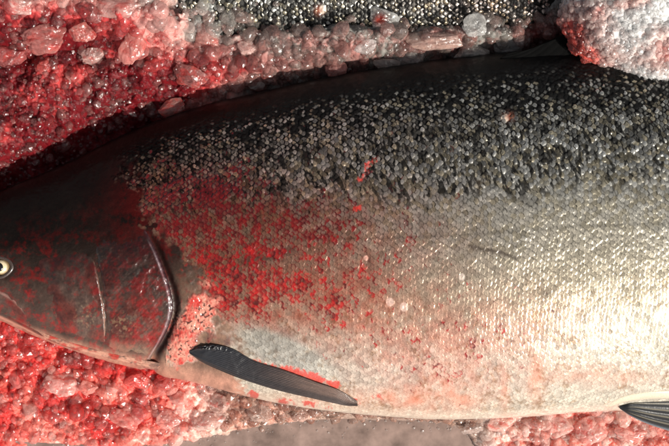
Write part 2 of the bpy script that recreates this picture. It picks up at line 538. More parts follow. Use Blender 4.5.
    blood = blood * (1 - sstep(0.2, 0.6, clean)); wash = wash * (1 - sstep(0.1, 0.5, clean))
    bcol = lerp(np.array([0.07, 0.002, 0.003]), np.array([0.52, 0.009, 0.011]), np.clip(bmix * lerp(0.16, 1.0, sstep(200, 290, sy)) * 1.25, 0, 1)[..., None])
    col = lerp(col, col * np.array([0.92, 0.33, 0.27]), wash[..., None])
    col = lerp(col, bcol, (blood * (0.92 - 0.35 * sstep(0.5, 0, e01) * r4))[..., None])
    col = col * (1 - 0.55 * (outl * blood)[..., None])
    metal = metal * (1 - 0.85 * blood); wet = lerp(wet, 0.9, blood); rough = lerp(rough, 0.22, blood)
    # smears: along the fin, on the belly rim, around the gill opening
    sm = np.maximum.reduce([np.exp(-(polyline_dist(sx, sy, [(238, 358), (262, 366), (300, 374), (336, 385)]) / 5.0) ** 2),
                            gauss(sx, sy, 179, 370, 12, 9), 0.9 * gauss(sx, sy, 253, 394, 7, 5, 30), 0.75 * gauss(sx, sy, 285, 401, 14, 4, 12), 0.7 * gauss(sx, sy, 345, 402, 16, 5), 0.6 * gauss(sx, sy, 375, 396, 10, 6), 0.7 * gauss(sx, sy, 312, 405, 22, 3, 10),
                            0.8 * gauss(sx, sy, 200, 345, 20, 10), 0.46 * gauss(sx, sy, 365, 172, 7, 24, 35), 0.6 * gauss(sx, sy, 358, 208, 6, 6)])
    sm = sstep(0.33, 0.80, sm + ((n2 - 0.5) * 1.3 + (fine - 0.5) * 0.9) * sstep(0.05, 0.35, sm))
    col = lerp(col, np.array([0.55, 0.035, 0.025]), (0.88 * sm)[..., None]); metal = metal * (1 - 0.9 * sm); wet = lerp(wet, 0.8, sm)
    rt = sstep(0.25, 0.7, gauss(sx, sy, 214, 340, 22, 8, 8) + (n2 - .5) * .5)
    col = lerp(col, np.array([0.06, 0.010, 0.010]), (0.85 * rt)[..., None]); metal = metal * (1 - rt); wet = lerp(wet, 0.9, rt)
    # foam: salmon pink with dark pinholes
    pin = sstep(0.60, 0.68, fbm(sx / 2.1, sy / 2.1, 71, 2)) * sstep(0.40, 0.62, n2 + 0.06)
    fc = lerp(np.array([0.50, 0.045, 0.035]), np.array([0.62, 0.27, 0.20]), sstep(0.3, 0.7, 0.6 * n2 + 0.4 * fine)[..., None])
    fc = fc * (1 - 0.85 * pin[..., None])
    col = lerp(col, fc, foam[..., None]); metal = metal * (1 - foam)
    col = lerp(col, np.array([0.06, 0.010, 0.010]), (0.8 * rt * foam)[..., None])
    # ---------- bare dark head and nape
    bare = (1 - scaled) * (1 - foam) * (sx < 260) * (v > -0.95)
    hd = np.stack([0.0065 + 0 * v, 0.0045 + 0 * v, 0.0038 + 0 * v], -1)
    hd = hd * (0.6 + 0.9 * fbm(sx / 18, sy / 14, 81, 4))[..., None]
    low = sstep(-0.25, 0.75, v)
    hd = lerp(hd, np.array([0.066, 0.038, 0.028]) * (0.4 + 1.2 * n2)[..., None], low[..., None])
    hb = sstep(0.44, 0.74, 0.6 * fbm(sx / 10, sy / 10, 83, 4) + 0.4 * fbm(sx / 2.5, sy / 2.5, 84, 3)) * sstep(-0.65, 0.0, v)
    hd = lerp(hd, lerp(np.array([0.045, 0.003, 0.003]), np.array([0.24, 0.010, 0.009]), sstep(225, 330, sy)[..., None]), (0.85 * hb)[..., None])
    nb2 = gauss(sx, sy, 150, 205, 38, 46) * sstep(0.32, 0.6, 0.5 * n2 + 0.5 * fbm(sx / 3, sy / 4, 88, 3) + 0.06)
    hd = lerp(hd, np.array([0.055, 0.003, 0.003]), np.clip(0.9 * nb2, 0, 0.75)[..., None])
    sh = sstep(2, 9, dg) * (1 - scaled) * sstep(255, 290, sy) * (1 - foam)
    hd = lerp(hd, np.array([0.21, 0.125, 0.085]) * lerp(0.35, 1.1, sstep(255, 340, sy))[..., None] * (0.4 + 1.2 * n2)[..., None], (sh * 0.85)[..., None])
    rim = sstep(0.80, 0.93, v) * (1 - 0.5 * hb)
    hd = lerp(hd, np.array([0.50, 0.24, 0.17]) * (0.6 + 0.8 * n2)[..., None], (rim * 0.85)[..., None])
    col = lerp(col, hd, bare[..., None]); metal = metal * (1 - bare); wet = lerp(wet, 0.06 + 0.4 * low, bare); rough = lerp(rough, 0.45, bare)
    # gill slit
    slit = np.exp(-((dg - 1) / 3.2) ** 2) * sstep(228, 250, sy) * (1 - sstep(352, 366, sy)) * top
    col = lerp(col, np.array([0.02, 0.008, 0.007]), np.clip(slit * 1.1, 0, 1)[..., None])
    # underside
    col = np.where(top[..., None], col, np.array([0.6, 0.5, 0.4]))
    me = mesh_np('body', V, F)
    set_col(me, 'pigment', np.clip(col, 0, 1).reshape(-1, 3))
    set_f(me, 'silver', np.clip(metal, 0, 1).ravel())
    set_f(me, 'rough', np.clip(rough, 0.15, 0.9).ravel())
    set_f(me, 'wet', np.clip(wet, 0, 1).ravel())
    ob = link('body', me, M_SKIN, root)
    return ob

def set_skin_attrs(me, col, silver=0.0, rough=0.35, wet=0.5):
    set_col(me, 'pigment', np.clip(col, 0, 1)); set_f(me, 'silver', silver); set_f(me, 'rough', rough); set_f(me, 'wet', wet)

def shell(name, top_pts, bot_pts, nu, nv, height, root, colour, edge_round=0.12, base=-1.5, mat=None, silver=0.0, rough=0.35, wet=0.5,
          place=None):
    """a raised plate lying on the fish between two plan curves; closed underneath"""
    def curve(pts, n):
        pts = np.array(pts, float)
        d = np.concatenate([[0], np.cumsum(np.hypot(*np.diff(pts, axis=0).T))]); d /= d[-1]
        tt = np.linspace(0, 1, n)
        fx = interp(list(zip(d, pts[:, 0]))); fy = interp(list(zip(d, pts[:, 1])))
        return np.stack([fx(tt), fy(tt)], -1)
    A = curve(top_pts, nu); B = curve(bot_pts, nu)
    w = np.linspace(0, 1, nv)
    P = A[:, None] * (1 - w)[None, :, None] + B[:, None] * w[None, :, None]
    uu = np.linspace(0, 1, nu)[:, None] + 0 * w[None, :]; ww = w[None, :] + 0 * uu
    hh, ce = height(P[..., 0], P[..., 1], uu, ww)
    pl = place or on_fish
    T = pl(P[..., 0], P[..., 1], hh)
    Bo = pl(P[..., 0], P[..., 1], np.full(hh.shape, base) + 0 * hh)
    nn = nu * nv
    V = np.concatenate([T.reshape(-1, 3), Bo.reshape(-1, 3)])
    F = grid_faces(nu, nv)
    F2 = F[:, ::-1] + nn
    idx = np.arange(nn).reshape(nu, nv)
    ring = np.concatenate([idx[:-1, 0], idx[-1, :-1], idx[1:, -1][::-1], idx[0, 1:][::-1]])
    r2 = np.roll(ring, -1)
    S = np.stack([ring, ring + nn, r2 + nn, r2], -1)
    me = mesh_np(name, V, np.concatenate([F[:, ::-1], F2[:, ::-1], S]))
    bm = bmesh.new(); bm.from_mesh(me); bmesh.ops.recalc_face_normals(bm, faces=bm.faces); bm.to_mesh(me); bm.free()
    c = colour(P[..., 0], P[..., 1], uu, ww).reshape(-1, 3)
    set_skin_attrs(me, np.concatenate([c, c]), silver, rough, wet)
    return link(name, me, mat or M_SKIN, root)

def head_colour(x, y, bias=0.0):
    n2 = fbm(x / 9, y / 9, 152, 3); nb = 0.6 * fbm(x / 10, y / 10, 83, 4) + 0.4 * fbm(x / 2.5, y / 2.5, 84, 3)
    fi = fbm(x / 2.0, y / 2.0, 85, 3)
    d = lerp(0.010, 0.085, sstep(228, 345, y))
    c = np.stack([d * 1.05, d * 0.60, d * 0.46], -1) * ((0.4 + 1.2 * n2) * (0.6 + 0.8 * fi))[..., None]
    c = lerp(c, c * np.array([1.25, 0.55, 0.5]), sstep(0.40, 0.60, fbm(x / 22, y / 22, 87, 3))[..., None])
    hb = 0.85 * sstep(0.47 - bias, 0.74 - bias, nb)
    c = lerp(c, lerp(np.array([0.05, 0.003, 0.003]), np.array([0.27, 0.010, 0.009]), sstep(240, 335, y)[..., None]), (0.85 * hb)[..., None])
    sp = sstep(0.60, 0.72, fbm(x / 1.8, y / 1.8, 190, 2)) * np.clip(gauss(x, y, 85, 318, 10, 12) + gauss(x, y, 98, 262, 4, 7) + gauss(x, y, 122, 325, 16, 12) + 0.7 * gauss(x, y, 140, 350, 14, 5), 0, 1)
    c = lerp(c, np.array([0.42, 0.30, 0.17]), (0.30 * sp)[..., None])
    return c

def build_salmon():
    root = bpy.data.objects.new('salmon', None)
    COL.objects.link(root)
    build_body(root)

    # gill cover: preopercle line to free edge
    def h_op(x, y, u, w):
        e = np.minimum(1, (1 - w) / 0.10) ; e = np.sqrt(np.clip(1 - (1 - e) ** 2, 0, 1))
        f = np.minimum(1, w / 0.06); f = f * f * (3 - 2 * f)
        g = sstep(0.02, 0.30, u) * sstep(0, 0.10, 1 - u)
        h = (-1.2 + (0.6 + 1.9 * f) + 1.8 * np.sin(np.pi * np.clip(w, 0, 1)) + 0.6 * np.exp(-((w - 0.945) / 0.022) ** 2) * (0.3 + fbm(y / 5, x * 0, 6, 2))) * e * g - 1.0 * (1 - e * g)
        h = h + (fbm(x / 6, y / 6, 201, 4) - 0.5) * 2.0 + (fbm((x + y) / 2.2, (x - y) / 14, 204, 3) - 0.5) * 0.5 + (fbm(x / 25, y / 3.0, 203, 2) - 0.5) * 0.5
        return h, e
    def c_op(x, y, u, w):
        c = head_colour(x, y, 0.03)
        k = np.exp(-((w - 0.948) / 0.016) ** 2) * sstep(0.08, 0.25, u) * (0.3 + 1.1 * fbm(y / 6, x * 0, 12, 3))
        c = lerp(c, np.array([0.36, 0.27, 0.30]), np.clip(0.5 * k, 0, 1)[..., None])  # whitish-purple glint of the rim, painted into the plate colour
        c = lerp(c, np.array([0.035, 0.010, 0.012]), sstep(0.960, 0.975, w)[..., None])
        k2 = sstep(0.86, 0.97, u)
        c = lerp(c, np.array([0.42, 0.26, 0.18]) * (0.5 + fbm(x / 6, y / 6, 7, 3))[..., None], (0.3 * k2)[..., None])
        return c
    shell('gill_cover', [(88, 226), (96, 255), (101, 285), (106, 315), (108, 338), (106, 352)],
          [(142, 224), (156, 250), (165, 272), (171, 292), (173, 308), (169, 326), (161, 342), (150, 360)], 190, 110, h_op, root, c_op, wet=0.85, rough=0.28)

    # cheek plate (preopercle) in front of it
    def h_ch(x, y, u, w):
        g = sstep(0.02, 0.30, u) * sstep(0, 0.16, 1 - u)
        f = sstep(0.05, 0.5, w)
        e = sstep(0, 0.05, 1 - w)
        return (-1.2 + 2.6 * f) * g * e + 0.9 * np.sin(np.pi * w) * g - 1.0 * (1 - g * e) + (fbm(x / 7, y / 7, 211, 4) - 0.5) * 2.0 + (fbm((x - y) / 2.2, (x + y) / 14, 214, 3) - 0.5) * 0.5, e
    def c_ch(x, y, u, w):
        c = head_colour(x, y, 0.0)
        k = np.exp(-((w - 0.972) / 0.010) ** 2) * sstep(0.2, 0.5, u) * (0.2 + 1.2 * fbm(y / 7, x * 0, 17, 3))
        return lerp(c, np.array([0.34, 0.20, 0.15]), np.clip(0.7 * k, 0, 1)[..., None])
    shell('cheek_plate', [(18, 248), (24, 272), (32, 295), (45, 320), (60, 336)],
          [(90, 240), (96, 262), (102, 290), (106, 320), (106, 346)], 120, 120, h_ch, root, c_ch, wet=0.8, rough=0.30)

    # lower gill membrane folds along the throat
    def h_br(x, y, u, w):
        e = np.sin(np.pi * np.clip(w, 0, 1)) ** 0.5; g = sstep(0, 0.06, u) * sstep(0, 0.06, 1 - u)
        return 1.6 * e * g - 0.8 + 0.5 * np.sin(w * 3 * np.pi * 2) * e + (fbm(x / 5, y / 5, 221, 3) - 0.5), e
    def c_br(x, y, u, w):
        n = 0.5 * fbm(x / 11, y / 5, 222, 3) + 0.5 * fbm(x / 2.5, y / 2, 223, 3)
        c = lerp(np.array([0.16, 0.09, 0.07]), np.array([0.55, 0.28, 0.20]), sstep(0.35, 0.65, n)[..., None])
        return lerp(c, np.array([0.45, 0.03, 0.02]), (sstep(0.55, 0.7, fbm(x / 9, y / 7, 224, 3)) * 0.8)[..., None])
    shell('throat_membrane', [(40, 332), (70, 342), (105, 352), (140, 359), (166, 364)], [(38, 336), (68, 348), (104, 358), (140, 367), (172, 374)],
          150, 24, h_br, root, c_br)

    # upper jaw bone
    def h_mx(x, y, u, w):
        e = np.sin(np.pi * np.clip(w, 0, 1)) ** 0.6; g = np.sin(np.pi * np.clip(u * 0.96 + 0.02, 0, 1)) ** 0.4
        return 2.6 * e * g - 0.8 + (fbm(x / 5, y / 5, 231, 3) - 0.5) * 0.8, e
    shell('upper_jaw', [(-88, 272), (-50, 277), (-10, 286), (15, 298), (34, 322)], [(-90, 280), (-50, 288), (-12, 298), (10, 312), (31, 330)],
          110, 24, h_mx, root, lambda x, y, u, w: lerp(head_colour(x, y, -0.03), np.array([0.35, 0.20, 0.17]), (np.exp(-((w - .2) / .1) ** 2) * .5)[..., None]))
    # lower jaw
    shell('lower_jaw', [(-92, 284), (-50, 294), (-12, 305), (20, 321), (44, 335)], [(-88, 290), (-50, 303), (-10, 315), (20, 328), (46, 340)],
          110, 24, h_mx, root, lambda x, y, u, w: lerp(head_colour(x, y, 0.0), np.array([0.50, 0.25, 0.18]), sstep(.45, .8, w)[..., None]))

    # eye: pale ball with a black pupil
    ev, ef = ico(4)
    c0 = on_fish(np.array([1.0]), np.array([267.0]), 0.0)[0]
    me = mesh_np('eye', ev * np.array([8.5, 8.0, 5.5]) * U + c0 + np.array([0, 0, -1.2 * U]), ef)
    rr = np.hypot(ev[:, 0], ev[:, 1])
    ec = lerp(np.array([0.75, 0.62, 0.40]), np.array([0.20, 0.13, 0.06]), sstep(0.6, 0.92, rr)[:, None])
    set_skin_attrs(me, ec, 0.1, 0.12, 1.0)
    eye = link('eye', me, M_SKIN, root)
    me = mesh_np('pupil', ev * np.array([4.6, 4.4, 1.4]) * U + c0 + np.array([-1.5 * U, 0, 3.7 * U]), ef)
    set_skin_attrs(me, np.zeros((len(ev), 3)) + 0.006, 0, 0.08, 1.0)
    link('pupil', me, M_SKIN, eye)
    # rim of flesh round the eye
    a = np.linspace(0, 2 * np.pi, 64, endpoint=False); b = np.linspace(0, 2 * np.pi, 14, endpoint=False)
    A, B = np.meshgrid(a, b, indexing='ij')
    R = 10.2 + 2.0 * np.cos(B) + 0.7 * np.sin(3 * A + 1)
    V = np.stack([R * np.cos(A) * U + c0[0], R * np.sin(A) * 0.92 * U + c0[1], (1.5 * np.sin(B) + 0.3) * U + c0[2] + 0 * A], -1).reshape(-1, 3)
    i = np.arange(64)[:, None]; j = np.arange(14)[None, :]
    F = np.stack([i * 14 + j, ((i + 1) % 64) * 14 + j, ((i + 1) % 64) * 14 + (j + 1) % 14, i * 14 + (j + 1) % 14], -1).reshape(-1, 4)
    me = mesh_np('eyelid', V, F)
    set_skin_attrs(me, np.tile([0.05, 0.035, 0.03], (len(V), 1)), 0, 0.3, 0.8)
    link('eyelid', me, M_SKIN, root)

    # pectoral fin
    def h_pf(x, y, u, w):
        rays = np.abs(np.sin((w * 13 + 0.6 * fbm(u * 6, w * 2, 5, 2)) * np.pi)) ** 0.7
        e = np.sin(np.pi * np.clip(w * 0.98 + 0.01, 0, 1)) ** 0.45
        tip = sstep(0, 0.05, 1 - u); base = sstep(0, 0.10, u)
        thick = lerp(3.6, 0.8, sstep(0, 0.5, u))
        return (thick * e * base * (0.35 + 0.65 * tip)) + 0.55 * rays * 1.2 * sstep(0.12, 0.35, u) + 0.8 * (1 - u) * np.exp(-((w - 0.85) / 0.1) ** 2) + 1.3 + (fbm(x / 4, y / 4, 8, 2) - .5) * .8 * (1 - u) + np.clip(fbm(x / 1.6, y / 1.6, 18, 2) - .42, 0, 1) * 7 * np.exp(-((w - 0.12) / 0.13) ** 2) * np.exp(-((u - 0.1) / 0.1) ** 2), e
    def c_pf(x, y, u, w):
        rays = np.abs(np.sin((w * 13 + 0.6 * fbm(u * 6, w * 2, 5, 2)) * np.pi))
        n = fbm(u * 14, w * 26, 9, 3)
        c = np.stack([0.012 + 0 * u, 0.012 + 0 * u, 0.014 + 0 * u], -1)
        lt = sstep(0.30, 0.95, u) * (0.25 + 0.75 * sstep(0.15, 0.6, 1 - w)) * (0.3 + 0.9 * n)
        c = lerp(c, np.array([0.15, 0.095, 0.075]), np.clip(lt * (0.35 + 0.65 * rays), 0, 1)[..., None])
        return c * (0.75 + 1.6 * rays ** 3)[..., None]
    pec = shell('pectoral_fin', [(189, 351), (200, 346), (216, 345), (232, 349), (252, 360), (285, 371), (315, 382), (340, 391), (357, 401)],
                [(190, 354), (200, 361), (222, 371.5), (250, 382), (280, 391), (310, 398), (335, 403.5), (348, 406), (358, 406)], 240, 110, h_pf, root, c_pf, base=0.0, rough=0.30, wet=0.6)

    # pelvic fin, folded back along the belly
    def place_belly(px, py, off):
        X, Y = plan(px, py)
        f = 0.955
        z = surf_z(np.asarray(px, float) * 0 + 640, 396 + 0 * np.asarray(py, float)) - (np.asarray(py, float) - 396) * 0.55 * U + off * U
        f = (HC + ZC - z) / HC
        return np.stack([X * f, Y * f, z], -1)
    def h_pv(x, y, u, w):
        rays = np.abs(np.sin(w * 4.5 * np.pi)) ** 0.6
        e = np.sin(np.pi * np.clip(w * 0.98 + 0.01, 0, 1)) ** 0.4
        return (3.4 * e) * sstep(0, 0.08, u) + 0.6 * rays * sstep(0.05, 0.2, u) + 0.5, e
    def c_pv(x, y, u, w):
        rays = np.abs(np.sin(w * 4.5 * np.pi))
        c = np.stack([0.010 + 0 * u] * 3, -1)
        k = sstep(0.88, 0.99, rays) * sstep(0.03, 0.15, u)
        c = lerp(c, np.array([0.16, 0.14, 0.10]), (0.8 * k)[..., None])
        return lerp(c, np.array([0.20, 0.22, 0.26]), (np.exp(-((w - 0.97) / 0.04) ** 2) * 0.6)[..., None])
    shell('pelvic_fin', [(619, 407), (632, 402), (650, 401), (675, 401), (700, 404), (730, 412), (756, 422)],
          [(620, 409), (632, 417), (650, 425), (672, 432), (700, 440), (730, 446), (758, 428)], 150, 90, h_pv, root, c_pv, base=-2.0, rough=0.28, wet=0.55, place=place_belly)
    # pale fleshy flap above the pelvic fin
    def h_fl(x, y, u, w):
        e = np.sin(np.pi * np.clip(w, 0, 1)) ** 0.6; g = np.sin(np.pi * np.clip(u, 0, 1)) ** 0.35
        return 3.6 * e * g - 1.0, e
    shell('belly_flap', [(604, 407), (620, 397), (640, 392), (665, 390), (700, 392), (730, 398)], [(606, 409), (622, 404), (642, 401), (668, 400), (700, 402), (732, 402)],
          110, 24, h_fl, root, lambda x, y, u, w: lerp(np.array([0.72, 0.62, 0.48]), np.array([0.25, 0.25, 0.27]), (sstep(.78, 1, w) * .8)[..., None]), silver=0.15, rough=0.25, wet=0.7)

    # dorsal fin, laid down over the back
    def place_back(px, py, off):
        X, Y = plan(px, py)
        z = ZC + (20 + 0.25 * (np.asarray(py, float) - 20) + off) * U
        f = (HC + ZC - z) / HC
        return np.stack([X * f, Y * f, z], -1)
    def h_df(x, y, u, w):
        rays = np.abs(np.sin((w * 2 + u * 12) * np.pi)) ** 0.7
        e = np.sin(np.pi * np.clip(u * 0.98 + 0.01, 0, 1)) ** 0.4
        return 3.0 * e * sstep(0, 0.1, w + 0.02) + 0.25 * rays, e
    shell('dorsal_fin', [(508, 53), (528, 49), (545, 42), (570, 32), (605, 24), (640, 24), (668, 32)],
          [(500, 58), (525, 60), (548, 61), (575, 62), (605, 62), (632, 61), (655, 60)], 130, 60, h_df, root,
          lambda x, y, u, w: np.stack([0.0015 + 0.003 * fbm(x / 8, y / 30, 3, 3)] * 3, -1), base=-3.0, rough=0.75, wet=0.0, place=place_back)

    # adipose fin and tail (past the edge of the photograph)
    def place_mid(px, py, off):
        X, Y = plan(px, py)
        return np.stack([X, Y, ZC + np.asarray(off) * U], -1)
    def h_tl(x, y, u, w):
        return 9.0 * (1 - u) ** 1.5 + 2.0 + 0.9 * np.abs(np.sin(w * 16 * np.pi)), u
    shell('tail_fin', [(1170, 192), (1200, 180), (1250, 150), (1310, 112), (1360, 92)][:1] + [(1172, 210), (1174, 230), (1172, 250), (1170, 266)],
          [(1365, 96), (1338, 150), (1320, 228), (1336, 310), (1362, 366)], 80, 60, lambda x, y, u, w: h_tl(x, y, w, u), root,
          lambda x, y, u, w: np.stack([0.05 + 0.05 * fbm(x / 9, y / 9, 3, 3)] * 3, -1), base=-3.0, place=place_mid)
    shell('adipose_fin', [(960, 138), (985, 128), (1010, 130), (1022, 140)], [(962, 144), (985, 150), (1008, 156), (1020, 158)], 30, 14,
          lambda x, y, u, w: (4 * np.sin(np.pi * u) + 1, u), root, lambda x, y, u, w: np.stack([0.03 + 0 * u] * 3, -1), base=-3.0, place=place_mid)
    return root

salmon = build_salmon()
tag(salmon, 'large silvery salmon smeared with blood, flank and head in view, filling the middle', 'fish',
    'salmon laid on ice')

def copy_tree(o, parent=None):
    c = o.copy(); COL.objects.link(c)
    if parent is not None: c.parent = parent
    for ch in list(o.children):
        if not ch.name.startswith('dorsal_fin'):      # its back fin lies hidden under the ice
            copy_tree(ch, c)
    return c

behind = copy_tree(salmon)
CX, CY = 818, 138
behind.rotation_euler = (0, 0, math.pi)
behind.location = ((CX - 669) * U, (446 - CY) * U, -0.048)
tag(behind, 'second salmon of which only a grey strip of beaded scales shows above the ice', 'fish', 'salmon laid on ice')

# ------------------------------------------------------------------ ice bed
yW = interp([(-400, 450), (0, 451), (60, 455), (120, 457), (180, 451), (230, 440), (300, 430), (400, 429), (450, 432), (472, 442), (490, 470), (560, 520), (700, 560), (1300, 560)])

def bed_h(x, y):
    """height of the ice surface in mm above the water level at a plan point"""
    t = np.where((x > -100) & (x < 1180), yT(np.clip(x, -100, 1180)), 240 + np.abs(x - 400) * 0)
    b = np.where((x > -100) & (x < 1180), yB(np.clip(x, -100, 1180)), 300)
    up = t - y; dn = y - b
    lump = (fbm(x / 34, y / 34, 301, 4) - 0.5)
    lump2 = (fbm(x / 10, y / 10, 305, 3) - 0.5)
    hi = 46 + 26 * sstep(0, 60, up) + 16 * sstep(200, 420, x) * sstep(5, 40, up) + 26 * lump + 10 * lump2
    hi = hi - 14 * sstep(170, 0, x) * sstep(60, 0, up)
    w = yW(np.clip(x, -400, 1300))
    f = np.clip((w - y) / np.maximum(w - b, 12), -2, 1)
    lo = np.where(f > 0, 1 + 30 * f ** 0.7 + (16 * lump + 8 * lump2) * sstep(0, 0.35, f), 14 * f + 5 * lump)
    lo = np.where(x > 470, np.minimum(lo, 34), lo)
    hi = hi + 22 * sstep(-2, 14, up) * gauss(x, y, 340, 52, 300, 26, -5) + 55 * sstep(206, 150, x + lump2 * 30 + (fbm(x / 18, y / 15, 307, 3) - .5) * 70) * sstep(62, 20, y)
    hi = hi - 34 * sstep(38, 14, y) * sstep(165, 220, x + (fbm(x / 18, y / 15, 307, 3) - .5) * 70) * sstep(575, 520, x)
    mid = np.where(y < (t + b) / 2, sstep(-14, 0, up), sstep(-14, 0, dn))
    h = np.where(y < (t + b) / 2, hi, lo)
    return lerp(np.minimum(h, -10.0), h, mid)

def stain_col(x, y, r, depth=None):
    """colour of ice at a plan point: clear/white to blood red"""
    n = fbm(x / 30, y / 26, 311, 4); n2 = fbm(x / 11, y / 11, 315, 3)
    s = (1.15 * sstep(235, 90, x + (n - .5) * 90) * (y < 250)
         + 0.75 * gauss(x, y, 205, 74, 80, 24, -14) + 0.32 * gauss(x, y, 330, 60, 60, 18, -10) + 0.30 * gauss(x, y, 440, 45, 45, 14)
         + 0.8 * gauss(x, y, 545, 30, 24, 18)
         + 0.80 * sstep(235, 120, x + (n - .5) * 70) * (y > 250)
         + 0.28 * sstep(400, 200, x) * (y > 250)
         + 0.58 * sstep(470, 520, x) * (y > 250))
    s = s * (0.5 + 1.0 * n) - 0.5 * sstep(36, 0, y) * sstep(0.40, 0.62, n2)
    s = s + 0.35 * gauss(x, y, 60, 335, 90, 20, 16) + 0.4 * gauss(x, y, 140, 372, 60, 12, 12)
    s = s + (r - 0.5) * 0.45 + (n2 - 0.5) * 0.5
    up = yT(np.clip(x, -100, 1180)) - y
    s = s + 0.55 * sstep(75, 10, up) * sstep(250, 150, x) * (y < 250)  # blood red deepened by the back, with the fish's soft shadow edge painted in
    s = np.where(y < 250, s * lerp(0.50, 1.0, sstep(-5, 42, y + (n2 - .5) * 40)), s)
    s = np.clip(s, 0, 1.25)
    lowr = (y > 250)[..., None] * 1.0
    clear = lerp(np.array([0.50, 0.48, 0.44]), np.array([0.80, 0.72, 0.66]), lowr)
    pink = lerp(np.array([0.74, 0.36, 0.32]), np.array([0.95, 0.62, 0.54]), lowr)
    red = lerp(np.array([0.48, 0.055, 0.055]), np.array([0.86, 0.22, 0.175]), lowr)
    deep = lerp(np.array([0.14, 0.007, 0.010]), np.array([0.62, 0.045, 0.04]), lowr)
    clear = lerp(clear, np.array([0.62, 0.6, 0.57]), ((y < 250) * sstep(0.62, 0.75, n2))[..., None])
    c = lerp(clear, pink, sstep(0.0, 0.40, s)[..., None])
    c = lerp(c, red, sstep(0.38, 0.85, s)[..., None])
    c = lerp(c, deep, sstep(0.85, 1.25, s)[..., None])
    fi = fbm(x / 2.4, y / 2.4, 319, 3)
    c = c * (0.70 + 0.6 * fi)[..., None]
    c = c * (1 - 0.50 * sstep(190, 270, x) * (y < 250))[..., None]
    # brownish meltwater in the wet hollow below the belly
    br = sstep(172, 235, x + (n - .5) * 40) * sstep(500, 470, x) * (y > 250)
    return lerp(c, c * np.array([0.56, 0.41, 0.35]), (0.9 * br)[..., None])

def slush(x, y):
    wx_ = x + (fbm(x / 9, y / 9, 331, 3) - .5) * 7; wy_ = y + (fbm(x / 9, y / 9, 335, 3) - .5) * 7
    a, ra = crystals(wx_, wy_, 11.0, 341); b, rb = crystals(wx_, wy_, 5.2, 351); c, rc = crystals(x, y, 2.6, 361)
    w = sstep(0.35, 0.65, fbm(x / 28, y / 28, 371, 3))
    return a * lerp(3.0, 7.5, w) + b * 3.0 + c * 1.3, 0.3 * ra + 0.35 * rb + 0.35 * rc

def bed_patch(gx, gy, fine):
    GX, GY = np.meshgrid(gx, gy, indexing='ij')
    GZ = bed_h(GX, GY)
    r = np.full(GX.shape, 0.6)
    if fine:
        s, r = slush(GX, GY)
        GZ = GZ + (s - 2.5) * sstep(-9, 6, GZ)
    X, Y = plan(GX, GY)
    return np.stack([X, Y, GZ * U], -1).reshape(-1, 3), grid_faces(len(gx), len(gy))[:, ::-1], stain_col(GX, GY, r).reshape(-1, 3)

XF = np.arange(-70, 741, 0.85)
parts = [bed_patch(XF, np.arange(-50, 236, 0.85), True), bed_patch(XF, np.arange(285, 500, 0.85), True)]
# coarser ice outside the photograph, butted against the fine patches
XA = np.arange(-420, 1401, 3.0)
for ys_ in (np.arange(-420, -48.9, 3.0), np.arange(498, 780, 3.0)):
    parts.append(bed_patch(XA, ys_, False))
for xs_ in (np.arange(-420, -68.9, 3.0), np.arange(739, 1401, 3.0)):
    parts.append(bed_patch(xs_, np.arange(-51, 500, 3.0), False))
nb_ = 0; VV, FF, CC = [], [], []
for v_, f_, c_ in parts:
    VV.append(v_); FF.append(f_ + nb_); CC.append(c_); nb_ += len(v_)
me = mesh_np('ice_bed', np.concatenate(VV), np.concatenate(FF))
set_col(me, 'stain', np.concatenate(CC))
bed = link('ice_bed', me, M_BED)
tag(bed, kind='structure')
# the rest of the tray beyond the modelled ice
me = mesh_np('ground', np.array([[-6, -6, -0.035], [6, -6, -0.035], [6, 6, -0.035], [-6, 6, -0.035]], float), np.array([[0, 1, 2, 3]]))
gm = plain_mat('tray_ice', (0.5, 0.42, 0.40), 0.5, 40)
tag(link('ground', me, gm), kind='structure')

# murky melt water
wx = np.arange(-420, 1400, 6.0); wy = np.arange(395, 900, 6.0)
WX, WY = np.meshgrid(wx, wy, indexing='ij')
X, Y = plan(WX, WY)
wm, N, L, p = new_mat('melt_water')
rgb = N.new('ShaderNodeRGB'); rgb.outputs[0].default_value = (0.25, 0.18, 0.155, 1)
cs, _ = mul_noise(N, L, rgb.outputs[0], 38, 0.55, 1.4)
L.new(cs, p.inputs['Base Color'])
p.inputs['Roughness'].default_value = 0.07; p.inputs['IOR'].default_value = 1.33
p.inputs['Transmission Weight'].default_value = 0.12
add_bump(N, L, p, 30, 0.004, 0.25, 2)
me = mesh_np('melt_water', np.stack([X, Y, 0 * X + 0.0005], -1).reshape(-1, 3), grid_faces(len(wx), len(wy))[:, ::-1])
tag(link('melt_water', me, wm), kind='structure')

# ------------------------------------------------------------------ ice shapes
def crystal(sub, seed, planes=11, rough=0.06, flat=1.0):
    """an irregular broken lump: random cutting planes plus small unevenness"""
    v, f = ico(sub)
    r = np.random.default_rng(seed)
    n = r.normal(size=(planes, 3)); n /= np.linalg.norm(n, axis=1)[:, None]
    d = r.uniform(0.62, 1.0, planes)
    dots = v @ n.T
    rad = np.where(dots > 0.05, d[None, :] / np.maximum(dots, 0.05), 9).min(1)
    rad = np.minimum(rad, 1.25)
    rad = rad * (1 + rough * hnoise3(v * 2.2, seed) + rough * 0.6 * hnoise3(v * 6, seed + 1))
    return v * rad[:, None] * np.array([1, 1, flat]), f

def rot_batch(n):
    q = rng.normal(size=(n, 4)); q /= np.linalg.norm(q, axis=1)[:, None]
    w, x, y, z = q.T
    return np.stack([np.stack([1 - 2 * (y * y + z * z), 2 * (x * y - w * z), 2 * (x * z + w * y)], -1),
                     np.stack([2 * (x * y + w * z), 1 - 2 * (x * x + z * z), 2 * (y * z - w * x)], -1),
                     np.stack([2 * (x * z - w * y), 2 * (y * z + w * x), 1 - 2 * (x * x + y * y)], -1)], 1)

